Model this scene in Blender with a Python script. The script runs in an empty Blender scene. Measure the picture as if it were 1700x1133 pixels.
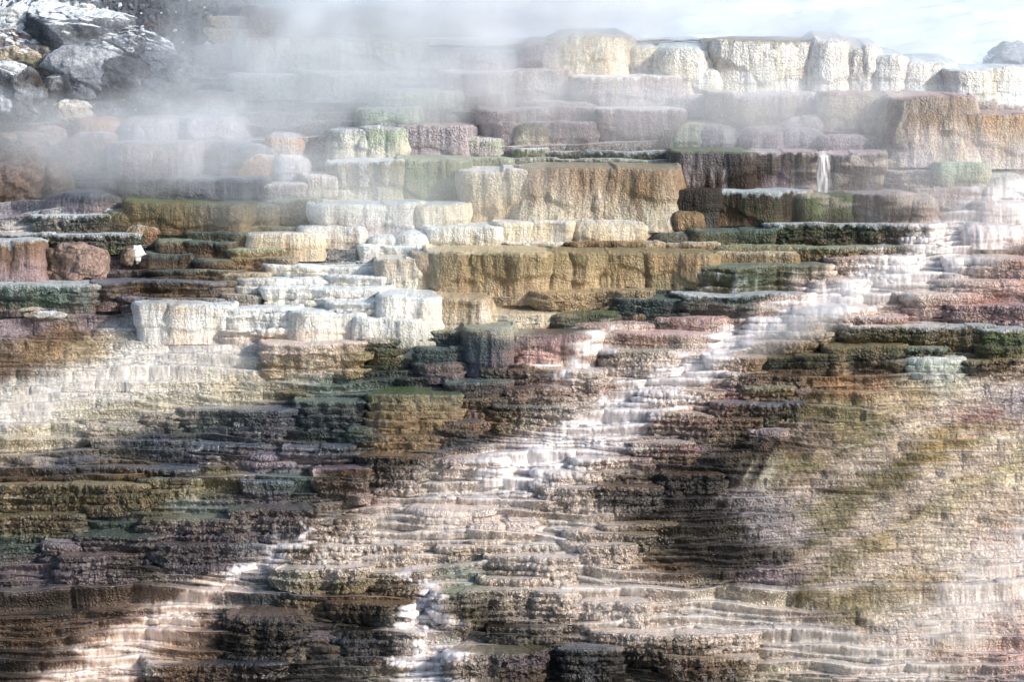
import bpy, math, random
import numpy as np
rng = np.random.default_rng(7)
random.seed(7)
C = bpy.context.scene.collection
ZC = 12.5                       # height of the viewpoint above the foot of the hill
F = 6000.0                      # focal length in reference pixels (1700 wide)
PITCH = math.atan(626.5 / F)
cp, sp = math.cos(PITCH), math.sin(PITCH)

def ray(px, py):
    """slope of the sight line through a reference pixel: (dx, dz) per metre of y"""
    u = np.asarray(px, float) - 850.0; v = np.asarray(py, float) - 566.5
    fy = F * cp - v * sp; fz = -F * sp - v * cp
    return u / fy, fz / fy
SL = 0.70
D0 = 60.0                       # distance to the middle of the slope
def yh(z): return D0 + (z - (ZC - 6.26)) / SL
def hillpt(px, py):
    dx, dz = ray(px, py)
    y = (D0 + 6.26 / SL) / (1 - dz / SL)
    return dx * y, y, ZC + dz * y
def proj(x, y, z):
    zr = z - ZC
    d = y * cp - zr * sp; up = y * sp + zr * cp
    return 850 + F * x / d, 566.5 - F * up / d

# ---------------------------------------------------------------- noise
_P = rng.permutation(256).astype(np.int64); _P = np.concatenate([_P, _P, _P])
_G = rng.normal(size=(256, 3)); _G /= np.linalg.norm(_G, axis=1)[:, None]; _G = _G.astype(np.float32)
def pn(x, y, z=0.0):
    x, y, z = np.broadcast_arrays(*(np.asarray(a, np.float32) for a in (x, y, z)))
    xi = np.floor(x); yi = np.floor(y); zi = np.floor(z)
    xf = x - xi; yf = y - yi; zf = z - zi
    xi = xi.astype(np.int64) & 255; yi = yi.astype(np.int64) & 255; zi = zi.astype(np.int64) & 255
    fu = lambda t: t * t * t * (t * (t * 6 - 15) + 10)
    u, v, w = fu(xf), fu(yf), fu(zf)
    def g(a, b, c):
        k = _P[_P[_P[(xi + a)] + yi + b] + zi + c]
        q = _G[k]
        return q[..., 0] * (xf - a) + q[..., 1] * (yf - b) + q[..., 2] * (zf - c)
    L = lambda a, b, t: a + (b - a) * t
    return 1.6 * L(L(L(g(0,0,0), g(1,0,0), u), L(g(0,1,0), g(1,1,0), u), v),
             L(L(g(0,0,1), g(1,0,1), u), L(g(0,1,1), g(1,1,1), u), v), w)
def fbm(x, y, z=0.0, o=3):
    s = 0; a = 1.0
    for k in range(o):
        s = s + a * pn(x * 2**k + 17.3 * k, y * 2**k, z * 2**k + 5.1 * k); a *= .5
    return s / 1.6
def sst(a, b, x):
    t = np.clip((x - a) / (b - a), 0, 1); return t * t * (3 - 2 * t)
def lobes(s, seed, wl, crisp=1.0):
    """round bulges of uneven width along s with tight creases between: 0 in the crease, 1 at the crown"""
    r = np.random.default_rng(seed)
    s = np.asarray(s, float); lo, hi = s.min() - 2 * wl, s.max() + 2 * wl
    e = np.cumsum(wl * r.uniform(.45, 1.7, int((hi - lo) / wl * 1.6) + 6)) + lo
    k = np.clip(np.searchsorted(e, s), 1, len(e) - 1)
    t = (s - e[k - 1]) / (e[k] - e[k - 1]) * 2 - 1
    h = r.uniform(.5, 1, len(e))[k]
    return h * np.sqrt(np.clip(1 - np.abs(t) ** 2.4, 0, 1)), r.uniform(-1, 1, len(e))[k]

# ---------------------------------------------------------------- mesh and tags
def grid_mesh(name, P, col=None, mat=None, wet=None, nod=None, parent=None, closed=False):
    nr, nc = P.shape[:2]
    me = bpy.data.meshes.new(name)
    idx = np.arange(nr * nc).reshape(nr, nc)
    if closed: idx = np.concatenate([idx, idx[:, :1]], 1)
    q = np.stack([idx[:-1, :-1], idx[:-1, 1:], idx[1:, 1:], idx[1:, :-1]], -1).reshape(-1, 4)
    me.vertices.add(nr * nc); me.vertices.foreach_set('co', P.reshape(-1).astype(np.float32))
    me.loops.add(q.size); me.loops.foreach_set('vertex_index', q.reshape(-1).astype(np.int32))
    me.polygons.add(len(q)); me.polygons.foreach_set('loop_start', np.arange(0, q.size, 4, dtype=np.int32))
    me.polygons.foreach_set('use_smooth', np.ones(len(q), bool))
    me.update(calc_edges=True)
    attr(me, col, wet, nod)
    return link(name, me, mat, parent)
def attr(me, col=None, wet=None, nod=None, **kw):
    n = len(me.vertices)
    if col is not None:
        a = me.attributes.new('Col', 'FLOAT_COLOR', 'POINT')
        c = np.ones((n, 4), np.float32); c[:, :3] = col.reshape(-1, 3); a.data.foreach_set('color', c.reshape(-1))
    for k, v in dict(wet=wet, nod=nod, **kw).items():
        if v is None: continue
        a = me.attributes.new(k, 'FLOAT', 'POINT')
        a.data.foreach_set('value', np.broadcast_to(np.asarray(v, np.float32).reshape(-1) if np.ndim(v) else np.float32(v), n).astype(np.float32))
def link(name, me, mat, parent=None):
    o = bpy.data.objects.new(name, me)
    if mat: me.materials.append(mat)
    C.objects.link(o)
    if parent is not None:
        o.parent = parent
    return o
def tag(o, label, cat, group=None):
    o['label'] = label; o['category'] = cat
    if group: o['group'] = group
    return o
def empty(name, loc, label, cat, group=None):
    o = bpy.data.objects.new(name, None); o.location = loc; o.empty_display_size = .2
    C.objects.link(o); return tag(o, label, cat, group)
def normals(P):
    a = np.gradient(P, axis=1); b = np.gradient(P, axis=0)
    n = np.cross(a, b); l = np.linalg.norm(n, axis=-1, keepdims=True); l[l < 1e-12] = 1
    return n / l
def hexc(h):
    c = np.array([int(h[i:i+2], 16) for i in (0, 2, 4)]) / 255.
    return np.where(c < .04045, c / 12.92, ((c + .055) / 1.055) ** 2.4)
PAL = {k: hexc(v) for k, v in dict(
 W='deddda', CR='d6ccb8', TN='bea98a', TB='967d5f', OL='74694c', GD='a08a60', GN='5f6c40', DG='3c4838',
 TL='6f8079', DT='384647', MV='93838a', LM='bdb2b3', PK='d0b0aa', DP='a47f78', BR='775f4b', DB='33291f',
 BK='1a1615', OR='b28d6c', RO='9c7a6a', LG='b8bcc4', GY='7b8390', DY='474d59', FR='d6dfe2', SG='9aaa92',
 YE='c8ba98', LI='a19da9', PG='b2bcb2', KH='8f8465').items()}
# x0 x1 ytop yfoot (reference pixels, placed at the real depth of the slope there) top bottom crust streak flags|label
LEDGES = '''
405 790 9 52 OR CR CR TN -|long pale orange cliff at the far top left, half lost in steam
335 445 48 73 CR TN CR OR -|low cream ledge right of the grey gravel slope, second below the far orange cliff
342 410 26 50 CR TN CR OR -|short cream step at the foot of the far orange cliff beside the gravel
305 450 74 96 MV MV LM BR r|thin mauve lip below the low cream ledges at the edge of the gravel
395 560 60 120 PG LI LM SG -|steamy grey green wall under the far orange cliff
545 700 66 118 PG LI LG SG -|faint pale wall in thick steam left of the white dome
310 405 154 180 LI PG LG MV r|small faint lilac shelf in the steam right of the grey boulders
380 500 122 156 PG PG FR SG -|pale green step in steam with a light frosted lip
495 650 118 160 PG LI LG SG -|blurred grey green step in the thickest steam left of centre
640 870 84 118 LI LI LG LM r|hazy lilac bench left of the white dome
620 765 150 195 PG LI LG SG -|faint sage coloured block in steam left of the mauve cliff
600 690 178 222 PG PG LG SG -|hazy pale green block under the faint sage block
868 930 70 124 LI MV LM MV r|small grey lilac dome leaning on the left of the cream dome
906 1054 58 128 CR CR W OR r|tall cream dome with orange drip streaks at the skyline
1038 1092 78 126 CR LM W OR r|rounded pinkish cream dome right beside the tall cream dome
1088 1190 80 152 W CR FR CR r|white cliff with faint streaks just right of the cream domes
1183 1347 68 152 W CR OL YE -|white cliff with a thin olive cap and yellow drips at the skyline
1343 1410 66 154 W W W CR r|tall plain white block on the skyline, the highest on the right
1406 1458 76 154 W W W CR r|white block with rounded shoulder just right of the tallest plain white block
1452 1504 92 156 W W FR CR r|low white hummock stepping down right of the skyline blocks
1496 1590 100 158 W FR FR CR r|low snow white mound near the upper right snowfield
1575 1705 112 168 W FR FR YE -|wide white ledge under the snowfield beside the dark rock at the right
1120 1208 110 154 W CR W CR r|round white boss at the foot of the white cliff, left one of two
1190 1275 103 154 W CR W YE r|large round white boss below the olive capped cliff, right one of two
1264 1345 84 154 CR W W OR r|cream bulge with orange drips against the olive capped cliff
736 942 118 176 MV MV LM CR o|broad steamy mauve ledge left of the white capped mauve ledge
948 1126 126 180 MV MV W BR o|broad mauve ledge with a thick white cap below the cream domes
1112 1190 158 184 MV MV LM DB r|small dark mauve lump left of the brown barrel shaped ledge
1185 1314 155 216 BR BR LM TN o|brown barrel shaped ledge standing alone in steam
1308 1388 157 196 MV MV LM BR r|mauve hollow ledge between the brown barrel and the long tan cliff
1373 1496 154 224 TN CR DP OR -|left end of the long tan cliff with a green stain
1432 1532 148 168 BR TN DP BR r|thin brown cap resting on top of the long tan cliff
1484 1612 160 266 BR LM DP CR f|tall orange brown front of the long tan cliff with drips
1596 1650 166 200 BR BR LM BR -|small dark brown shoulder right of the long tan cliff top
1600 1706 188 270 OR LM DP CR -|wide tan drip wall at the right edge under a brown rim
1640 1706 175 198 MV BR LM BR -|thin mauve shelf at the right edge above the tan drip wall
1292 1378 192 218 LM LM W CR r|pale pink mound poking from the steam under the hollow mauve ledge
852 1032 170 198 MV MV LM LM r|flat mauve ledge tucked above the rim of the longer mauve shelf
800 992 178 224 MV LM LM TN o|long mauve shelf with tan streaks in the middle steam
990 1128 182 246 MV DB W LM o|mushroom shaped mauve ledge with a frosty white cap
930 996 194 210 MV MV W LM r|narrow pink white shelf left of the mushroom shaped ledge
822 1000 202 246 MV LM LM W o|lumpy mauve ledge left of the mushroom shaped ledge
858 906 208 247 OL CR GN W f|small moss topped pillar at the front of the lumpy mauve ledge
772 828 227 262 SG LM W MV -|small pale green stub left of the lumpy mauve ledge
1124 1168 204 248 SG PG YE CR -|pale yellow green stub right of the mushroom shaped ledge
1160 1218 210 254 LI LI LM MV r|first of the lilac humps right of the yellow green stub
1228 1304 212 254 MV LI LM MV r|darkest lilac hump in the row behind the long brown wall
1298 1370 216 256 LI LI LM W r|lilac hump right of the darkest hump behind the long brown wall
1350 1452 210 226 MV DB MV LM r|thin dark shelf below the pale pink mound
1362 1480 222 264 LI MV LM MV -|wide lilac wall under the long tan cliff
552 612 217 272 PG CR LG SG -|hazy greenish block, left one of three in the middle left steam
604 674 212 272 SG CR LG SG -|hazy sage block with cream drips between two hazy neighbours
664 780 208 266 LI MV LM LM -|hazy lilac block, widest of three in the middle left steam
124 200 196 232 OR RO OR TN r|orange rock step under the white faced slab at the left
118 190 222 262 RO OR LM OL r|orange brown step with an olive streak under the orange rock step
188 318 236 304 LM LI LM LI -|low smooth lilac curtain of flowstone in steam at the left
196 330 198 246 LI LI LM MV r|lilac hump sitting above the low smooth lilac curtain
286 400 196 250 LI LI LG OR r|smooth lilac flowstone bulge right of the tall curtain
350 420 238 296 DY MV GY DY r|dark grey dome left of the golden dome
380 464 260 298 OR OR CR TN r|golden orange dome in the blue steam at the left
455 508 262 300 LG LI W LM r|pale hump leaning on the golden orange dome
440 500 226 268 OR LI LG TN r|faint tan hump above the golden orange dome
396 470 240 268 GY LI LG LI r|grey hump behind the golden orange dome
198 440 296 340 DY DY GY DT -|wide dark blue grey ledge above the white stone
70 200 322 352 DY MV GY DB r|low dark ledge left of the wide blue grey ledge
420 512 304 338 LM LM W PG -|pale lilac step at the left of the mossy curtain row
508 560 290 336 LM CR W SG -|white lilac stub left of the mossy curtain row
550 668 268 338 OL CR FR W o|cream curtain with olive moss under a frosted rim
664 772 263 338 GN KH SG TL o|darker moss green curtain right of the cream mossy curtain
766 850 261 292 GN KH SG OL -|short moss green lip between the green curtain and the green slab
560 596 314 338 CR CR W CR f|small white cone at the foot of the cream mossy curtain
850 908 246 270 GN OL FR YE -|stubby bright green end of the frosted green slab
882 1134 249 268 DG GN FR GN n|thin bright green slab with frosted top above the big tan block
838 1132 263 284 TL TL PG GN n|long teal slab directly above the big tan block
770 872 281 362 CR TN W RO o|cream rounded block left of the big tan block
862 1122 279 374 TB CR KH BR f|big tan block with dark brown and white drips in the centre
1122 1250 250 324 DB DB GN LM -|dark brown wall with green rim right of the thin green slab
1240 1352 252 322 DB MV LM TN -|long brown wall left of the little waterfall
1382 1464 254 324 DB BR LM MV o|rounded brown buttress right of the little waterfall
1114 1186 318 376 BK DB DB DT -|black recess wall right of the big tan block
1112 1170 350 392 TB DB KH TN r|small tan boulder like ledge in the black recess
1178 1342 319 378 DB BR FR DG o|dark brown ledge with frosted rim below the long brown wall
1328 1418 319 376 GN DB GN OL o|bright moss green ledge in the middle of the dark row
1410 1512 321 378 DB DB LM MV o|purple brown ledge right of the bright moss green ledge
1504 1552 328 378 DB DB LM MV r|rounded dark end of the brown row by the pink stream
1278 1562 372 410 DG DB FR BR n|long black green shelf with frosty rim under the dark row
1150 1288 381 412 DG BR TL DG -|green brown shelf left of the long black green shelf
1080 1158 387 410 DT DT TL DT r|small dark teal shelf right of the cream slab
826 948 371 420 CR CR W W o|cream white slab with snowy patches under the big tan block
706 836 376 424 W CR FR CR o|white slab, left end of the row under the big tan block
942 1104 368 408 CR TN W W r|rounded cream slab, right end of the row under the big tan block
515 694 337 392 W LM FR LM -|wide frosted white ledge in steam left of the cream rounded block
686 774 338 392 CR CR FR LM -|pale block between the frosted ledge and the cream rounded block
500 602 376 410 W CR FR RO -|white ledge with a rusty foot below the frosted ledge
412 534 389 424 CR TN W OR -|cream tan ledge left of the rusty footed white ledge
614 664 392 418 W CR FR CR r|little white knob above the white stairway
650 722 384 418 W CR FR CR r|white block above the white stairway, left of the white slab
600 710 408 432 W CR FR W -|low white step feeding the tan pillar top
212 414 336 392 OL TB GN DB o|wide olive and brown curtain ledge right of the white stone
408 468 338 380 KH TB SG OL o|tan block in the olive curtain row
460 524 333 380 OL BR SG DG o|green brown block at the right end of the olive curtain row
410 506 376 392 OL TB SG BR -|thin olive step below the olive curtain row
52 178 357 388 DG OL FR DB n|dark green frosted ledge left of the white stone
170 218 352 380 OL DB SG BR r|little green ledge the white stone leans on
0 226 388 412 DG GN FR TL n|long frosted green rim near the left edge
205 262 377 398 OR BR FR TB r|orange brown step right of the long frosted rim
-20 60 402 470 BR MV FR DB f|mauve brown drip wall at the left edge under the frosted rim
262 312 398 424 BR DB SG DB -|small dark brown step right of the little snowy clump
308 412 387 408 DG TB TL DB -|dark green thin ledge under the wide olive curtain
300 384 402 428 DB BR TL DB -|brown grey step in the left middle staircase
378 474 412 436 KH DB SG BR -|khaki step at the top of the left brown staircase
228 328 423 448 DB BR TL TB r|dark brown lobe right of the little snowy clump
322 392 434 458 DB DB TL MV r|small dark lobe next to the dark brown lobe
384 486 428 460 TB BR KH DB -|tan brown step left of the white stairway
250 400 450 474 DB BR TL OR -|flat brown slab above the black banded wall
155 398 469 506 DB BR GY TB -|black banded brown wall left of the white stairway
-20 162 472 514 TL DG FR BR -|grey teal curtain wall at the left edge
200 378 494 516 DB TB GY BR -|thin brown step below the black banded wall
372 432 489 510 DB TB KH BK -|small brown step touching the white stairway
366 444 454 476 KH TB CR BR -|narrow tan tread above the black banded wall end
395 484 463 494 W CR FR TN o|white nibbled block at the left of the stairway
478 548 462 488 W CR FR TN r|small white block second from left in the stairway
543 640 458 484 W CR FR CR -|white block with frosted top near the tan pillars
443 528 442 468 CR CR FR W -|top left cream step of the white stairway
524 642 442 466 W CR FR CR -|top right white step of the stairway
438 526 477 518 W CR FR TN o|white curtain block above the large snow white ledge
520 640 478 524 W CR FR TN o|white and cream curtain block right of its twin above the snow ledge
630 700 430 484 TN CR CR W o|tan pillar block with white drip left of the great tan wall
692 722 424 486 TB TN KH BR o|narrow tan pillar wedged against the great tan wall
635 722 490 568 W W FR CR f|tall white curtain beside the tan drip wall
548 642 500 552 W CR FR TN -|white curtain block left of the tall white curtain
228 378 504 562 W W FR TN o|snow white ledge with brown crack, leftmost and brightest
372 492 511 562 W W FR CR -|smooth snow white ledge right of the cracked one
484 600 519 574 W CR FR TN -|white ledge with cream cracks below the curtain blocks
592 716 528 586 W CR W CR f|cream white apron at the foot of the tall white curtain
713 912 416 496 KH TN YE TB o|great tan wall, left and largest section with textured face
906 1070 418 490 KH TN KH TB o|great tan wall, middle section between two dark cracks
1064 1188 418 484 TB KH KH DB o|great tan wall, right section turning brown
890 1080 484 526 TN TB TN DB -|low tan footing under the middle of the great tan wall
1060 1112 400 422 TN TB CR BR r|little tan cap above the great tan wall
830 946 401 424 CR TN W TN -|cream strip between the white slab and the great tan wall
940 1064 402 422 DB TB TB CR -|dark brown recessed strip above the great tan wall
1106 1192 402 424 TB KH CR BR -|tan strip above the right section of the great tan wall
1186 1334 406 426 KH TB SG TL -|khaki shelf right of the tan strips
1180 1324 419 446 TB KH CR OL -|tan wall continuing right above the teal curtain
1308 1532 409 436 OL TB SG GN n|long olive nodular shelf left of the pink stream
1150 1380 441 492 DG OL TL FR o|teal and green curtain ledge with a frosty left drip
1124 1350 490 532 DT DG FR TL o|dark teal ledge under the teal and green curtain
1030 1134 495 534 DT DT TL GY o|blue black ledge in mist left of the dark teal ledge
712 806 492 556 TB CR TN W f|tan drip wall right of the tall white curtain
786 964 518 552 CR TN TN W f|smooth cream apron right of the tan drip wall
895 1046 519 542 DG DG GN TL r|lens shaped dark green ledge on the cream apron
435 604 571 618 OL GD KH YE o|golden olive ledge below the white snow ledges
600 720 563 598 DG OL GN GD o|dark olive ledge right of the golden olive ledge
710 792 552 592 DT GY TL DY -|bluish step left of the tall misty curtain
780 844 545 616 DT DY TL MV -|tall misty slate curtain in the middle
690 786 576 610 DT DY TL TL -|small slate step in mist below the bluish step
836 992 554 610 MV BR DG PK o|mauve ledge with dark green left rim at the stream fan
988 1192 553 588 BR MV PK TN o|mauve nodular ledge right of the first stream fan
1074 1218 530 558 DP PK PK W r|pink rounded slab touching the upper stream
920 1088 537 562 PK SG PK W r|flat pink slab left of the pink rounded slab
848 930 580 618 PK LM PK DP r|rounded pink lump in the stream fan
852 968 604 626 PK DP PK W r|low pink shelf under the rounded pink lump
1000 1122 583 614 DG DB SG BR n|dark green nodular ledge in the pink stream fan
1110 1212 582 606 DP BR PK TN r|pink brown lobe right of the dark green nodular ledge
690 770 604 628 BR MV TL DP r|small brown hump in the slate mist
802 890 616 640 DG DB OL KH n|dark nodular ledge left of the darkest overhang
876 1004 619 664 DB BK GN TB o|darkest overhanging ledge left of the white torrent
742 848 637 672 DB BK TL OL o|black ledge down left of the darkest overhang
838 946 646 684 BR TB DB MV n|brown pebbly ledge under the darkest overhang
615 762 661 730 KH TB GN OL o|olive tan bulging ledge left of centre
752 836 664 704 BR TB OL MV n|brown ledge joined to the olive tan bulge
822 952 677 710 DB KH TL GN n|grey green striped ledge left of the torrent
578 724 726 754 TB KH OL BR -|golden brown step below the olive tan bulge
690 800 700 734 BR DB DY TL r|brown ledge in shade below the brown joined ledge
492 604 669 716 DT DY TL GY o|slate ledge with grey lip left of the olive tan bulge
555 632 696 728 BK DT DY DY o|small black ledge tucked under the slate ledge
574 638 711 744 DG DT TL TL r|small dark green lobe left of the golden brown step
226 304 691 714 DG DT TL DT r|dark green lens on the left pale slope
300 494 682 714 DY DY GY MV -|long slate ledge on the left slope
388 470 702 726 MV DY LG W n|frosty speckled ledge among the slate ledges
120 246 706 728 DT DY TL GY r|flat slate step left of the dark green lens
152 330 734 758 DY DY GY DT -|slate step with smooth lip, third row on the left
296 450 742 770 DY MV GY DY r|slate lobe, third row left of centre
0 170 762 786 DY BR GY DY r|dark grey ledge touching the left edge, above the nodular band
400 500 756 786 MV DY GY TL r|mauve grey lobe above the teal cascade
470 585 744 775 DY MV GY LI o|slate purple lobe left of the golden brown step
54 322 778 806 DB BR GY OL n|long dark pebbly ledge above the yellowish nodular band
-20 254 809 846 OL TB YE DG n|yellowish nodular band at the left edge
-20 134 858 890 BR OL KH DG n|olive brown band under the yellowish band
230 330 796 822 KH OL SG DG n|khaki step right of the yellowish nodular band
402 478 803 840 DY DT GY DT o|dark slate block below the teal cascade
522 606 783 828 BR DB MV DP o|brown mauve block left of the black ringed ledge
596 704 761 812 BK DB BR TB n|black brown overhang at the upper left of the white fan
698 850 764 796 PK BR PK TN r|pinkish brown shelf at the head of the white fan
384 520 852 914 BR MV DG DB n|steep brown ledge with mossy rim beside the left rivulet
515 614 868 908 DB TB OL GD n|amber brown ledge right of the mossy rimmed ledge
124 270 893 928 DB DY DG MV n|dark rounded ledge with mossy lip low on the left
262 420 907 942 BK DY DB MV n|black ledge right of the mossy lipped dark ledge
238 392 864 902 BR DY OL MV n|brown fluted ledge above the black ledge
60 132 904 934 MV DY LM BR r|mauve lobe left of the mossy lipped dark ledge
96 232 924 962 DB MV BR LM n|purplish brown ledge under the mossy lipped dark ledge
460 688 911 950 GD OL GN BR n|gold and moss green ledge low left of centre
455 604 951 1004 YE GD CR GN n|bright yellow white block below the gold ledge
598 706 953 984 BR DB OL TN n|brown pebbled step right of the yellow white block
556 694 976 1006 TN BR DB TB n|cracked tan ledge under the brown pebbled step
660 826 849 884 PK DP PK TN r|long pinkish hump crossing the white fan
768 842 874 902 DP BR PK TN r|rounded knob in the middle of the white fan
836 900 868 892 PK CR PK TN r|small pale knob right of the rounded knob
732 930 911 938 TB BR CR OL n|ribbed tan shelf at the lower middle
810 954 930 964 OL TB YE GD n|olive gold shelf under the ribbed tan shelf
796 906 962 992 OR TB CR BR n|orange tan ledge at the pool edge
966 1050 908 944 PK TB CR TN n|cream pink nodular lump right of the olive gold shelf
724 950 987 1036 DB DB GN KH n|long black brown ledge with mossy rim at the bottom centre
942 1078 1004 1040 BR DB OL TN n|brown pebbled ledge right of the long black one
548 682 1010 1056 DB BK BR TB n|blackish pebbled ledge left of the white pillar fall
358 512 1032 1088 DB BK BR TN nr|big dark boulder like ledge right of the orange rapid
500 566 1058 1092 BR DB MV BR r|brown lump right of the big dark boulder like ledge
560 700 1056 1100 DY BR DB TN n|grey cracked ledge near the bottom left of centre
984 1262 1056 1094 BR BK OL TB n|long low black gold ledge at the bottom right of centre
814 926 1044 1082 BK DB DB OL n|black ledge below the long mossy rimmed ledge
746 896 1087 1140 MV BR OL DB n|lilac brown ledge at the bottom edge with olive rim
930 1030 1080 1120 BK BK GY GY n|glossy black lump at the bottom edge
1110 1250 1096 1140 BR DB TN LM n|mauve brown ledge at the bottom edge right of centre
240 470 1108 1146 DB BK DY BR n|low black rim along the bottom edge at the left
890 1082 786 812 DB BR OL TB n|dark brown ledge right of the white fan head
904 1096 811 846 BK BK BR DB n|longest black ledge right of the white fan
1100 1200 790 820 BK DB BR DB n|short black ledge at the right of the longest one
950 1080 764 788 DP BR PK TN n|pinkish nodular shelf right of the torrent foot
938 1092 885 914 DB BK TN BR n|dark crusty ledge right of the rounded knob
1000 1122 874 896 BR BK TN DB n|thin dark crusty rim above the dark crusty ledge
1052 1150 738 764 DP TB CR BR n|tan pink nodular step right of the torrent
1208 1334 624 648 DB MV DB BR n|purple black ledge right of the upper stream bend
1188 1332 671 702 DB DG GY KH n|dark green pebbly ledge right of the torrent
1145 1262 696 730 BR DB BR TN n|brown cracked ledge below the dark green pebbly ledge
1232 1316 714 738 MV DB LM BR r|small mauve hump right of the brown cracked ledge
1236 1320 643 664 KH BR SG TB n|khaki strip under the purple black ledge
1062 1200 650 672 TB DP CR BR n|tan pink ledge at the right bank of the torrent
1084 1180 690 716 DP DB CR TN n|pink brown nodular ledge at the torrent bend
1176 1262 592 620 TB TN TN OR n|golden tan pebbly ledge above the stream bend
1268 1380 591 616 DG DB OL TL -|green brown slab left of the mossy barrel ledge
1240 1350 569 596 TB OL TN DG n|golden nodular ledge right of the stream
1310 1380 552 576 OL DB GN KH n|small mossy ledge above the golden nodular ledge
1404 1568 541 578 DG TB W OL n|nodular ledge with white and green drips, upper right row
1560 1646 543 578 OL TB FR DG n|olive nodular ledge right of the white dripped one
1638 1706 550 594 GN OL FR DB n|green mossy ledge at the right edge
1374 1506 575 616 DG DB OL TN o|dark mossy barrel ledge in the right middle
1500 1564 577 604 DG BR SG TL n|small dark green block right of the mossy barrel
1508 1610 596 622 PG LM W SG r|pale mint mound right of the mossy barrel
1600 1700 598 622 DB BR KH OL n|brown low ledge under the green mossy edge ledge
1286 1460 514 552 PK DP PK BR r|wide pink ledge in the upper right stream bed
1376 1500 524 552 DP BR PK KH n|rosy brown ledge overlapping the wide pink ledge
1240 1310 528 552 PK PK W DP r|pale pink slab left of the wide pink ledge
1574 1706 430 464 DP MV PK W f|rose fan shaped ledge at the right edge with silky water
1380 1514 428 462 DP BR PK LM n|rose brown ledge left of the foaming torrent
1344 1432 464 494 DP BR PK PK f|rose fan shaped lobe left of the foaming torrent
1500 1640 488 516 DP PK PK BR r|rose shelf right of the torrent, lower of two
1550 1706 466 492 PK DP PK MV r|rose shelf right of the torrent, upper of two
1580 1706 508 534 MV PK PK BR n|mauve pink shelf at the right edge under the rose shelves
1622 1706 334 362 DP MV PK DB o|deep rose rounded ledge near the right edge
1466 1572 284 312 MV KH LM SG n|mauve khaki ledge at the head of the torrent
1452 1570 265 290 MV MV LM LM -|mauve rim behind the mauve khaki ledge
1562 1632 271 316 SG KH PG MV -|sage block right of the torrent head
1626 1706 290 318 TL PG PG SG r|pale teal ledge at the right edge in steam
1522 1650 312 338 DP MV LM PK -|rose ledge crossing below the sage block
1600 1706 376 404 DP DP PK TL r|rose ledge at the right edge by the white foam
'''
# irregular rocks: x y halfwidth halfheight tilt colour1 colour2 snow|name|label
ROCKS = '''
60 52 70 34 -8 LG CR .75|boulder|snow dusted boulder at the upper left corner
142 62 74 40 12 GY DY .35|boulder|largest blue grey boulder with drooping layers
214 88 62 34 18 GY DY .10|boulder|long grey boulder tapering right into the steam
150 118 58 28 6 LG GY .0|boulder|pale flat faced boulder with a dark crack beneath it
32 78 48 26 22 GY BR .55|boulder|frosted sloping slab at the left edge
30 104 34 19 5 TN KH .05|boulder|golden brown boulder at the left edge
76 104 28 18 30 GY TB .0|boulder|brown layered round rock left of the pale flat faced boulder
18 148 34 36 10 LG DY .35|boulder|big cracked grey boulder with frost at the left edge
48 160 20 34 8 GY DB .0|boulder|upright dark boulder beside the cracked grey one
104 142 22 16 -10 LG DY .10|boulder|small jagged ash grey rock among dark rubble
134 152 20 12 4 DY GY .05|boulder|small dark rock below the pale flat faced boulder
200 130 46 26 8 GY DY .0|boulder|misty grey boulder at the edge of the steam
246 112 34 30 -5 GY DY .0|boulder|misty rounded boulder, farthest right of the grey rocks
272 146 34 24 10 GY DY .0|boulder|hazy blue grey boulder lowest on the right of the rock pile
145 22 14 13 40 CR W .3|stone|upright cream stone on the frosted gravel
22 34 40 16 0 W CR .8|boulder|snow covered rock hump on the left edge skyline
116 186 34 18 -4 LG TN .12|boulder|white faced slab with orange top edge below the rubble
158 180 16 13 0 GD TN .0|stone|small golden stone right of the white faced slab
173 170 9 9 0 LG W .3|stone|little pale stone on the golden stone
58 252 62 26 6 BR RO .0|rock_outcrop|orange brown outcrop at the left edge, upper hump
78 234 26 20 -4 BR RO .0|rock_outcrop|olive stained knob on the orange outcrop
20 296 44 40 0 BR RO .0|rock_outcrop|smooth orange wall at the left edge under the outcrop
70 292 22 26 8 BR RO .0|rock_outcrop|first orange drip pillar below the outcrop
98 300 17 26 -6 BR RO .0|rock_outcrop|second orange drip pillar, right of the first
128 262 34 28 -14 BR RO .0|rock_outcrop|rusty sloping shoulder right of the orange outcrop
118 438 54 28 4 BR RO .0|rock_outcrop|bulging tan and mauve mound inside the left staircase
215 428 12 14 10 BR TB .0|stone|small round brown stone beside the snowy clump
231 423 12 14 -10 FR W 1|snow_clump|little snowy clump among brown steps at the left
180 355 10 9 20 FR W 1|stone|bright white stone on a mossy ledge
72 520 36 9 4 TN LG .0|stone|low pale stone on the left slope under the teal wall
1672 92 36 19 -12 DY GY .12|boulder|dark jagged rock sticking out of the snow, upper right
1648 100 14 11 6 GY DY .5|stone|grey rock half buried in snow left of the jagged one
'''
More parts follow.
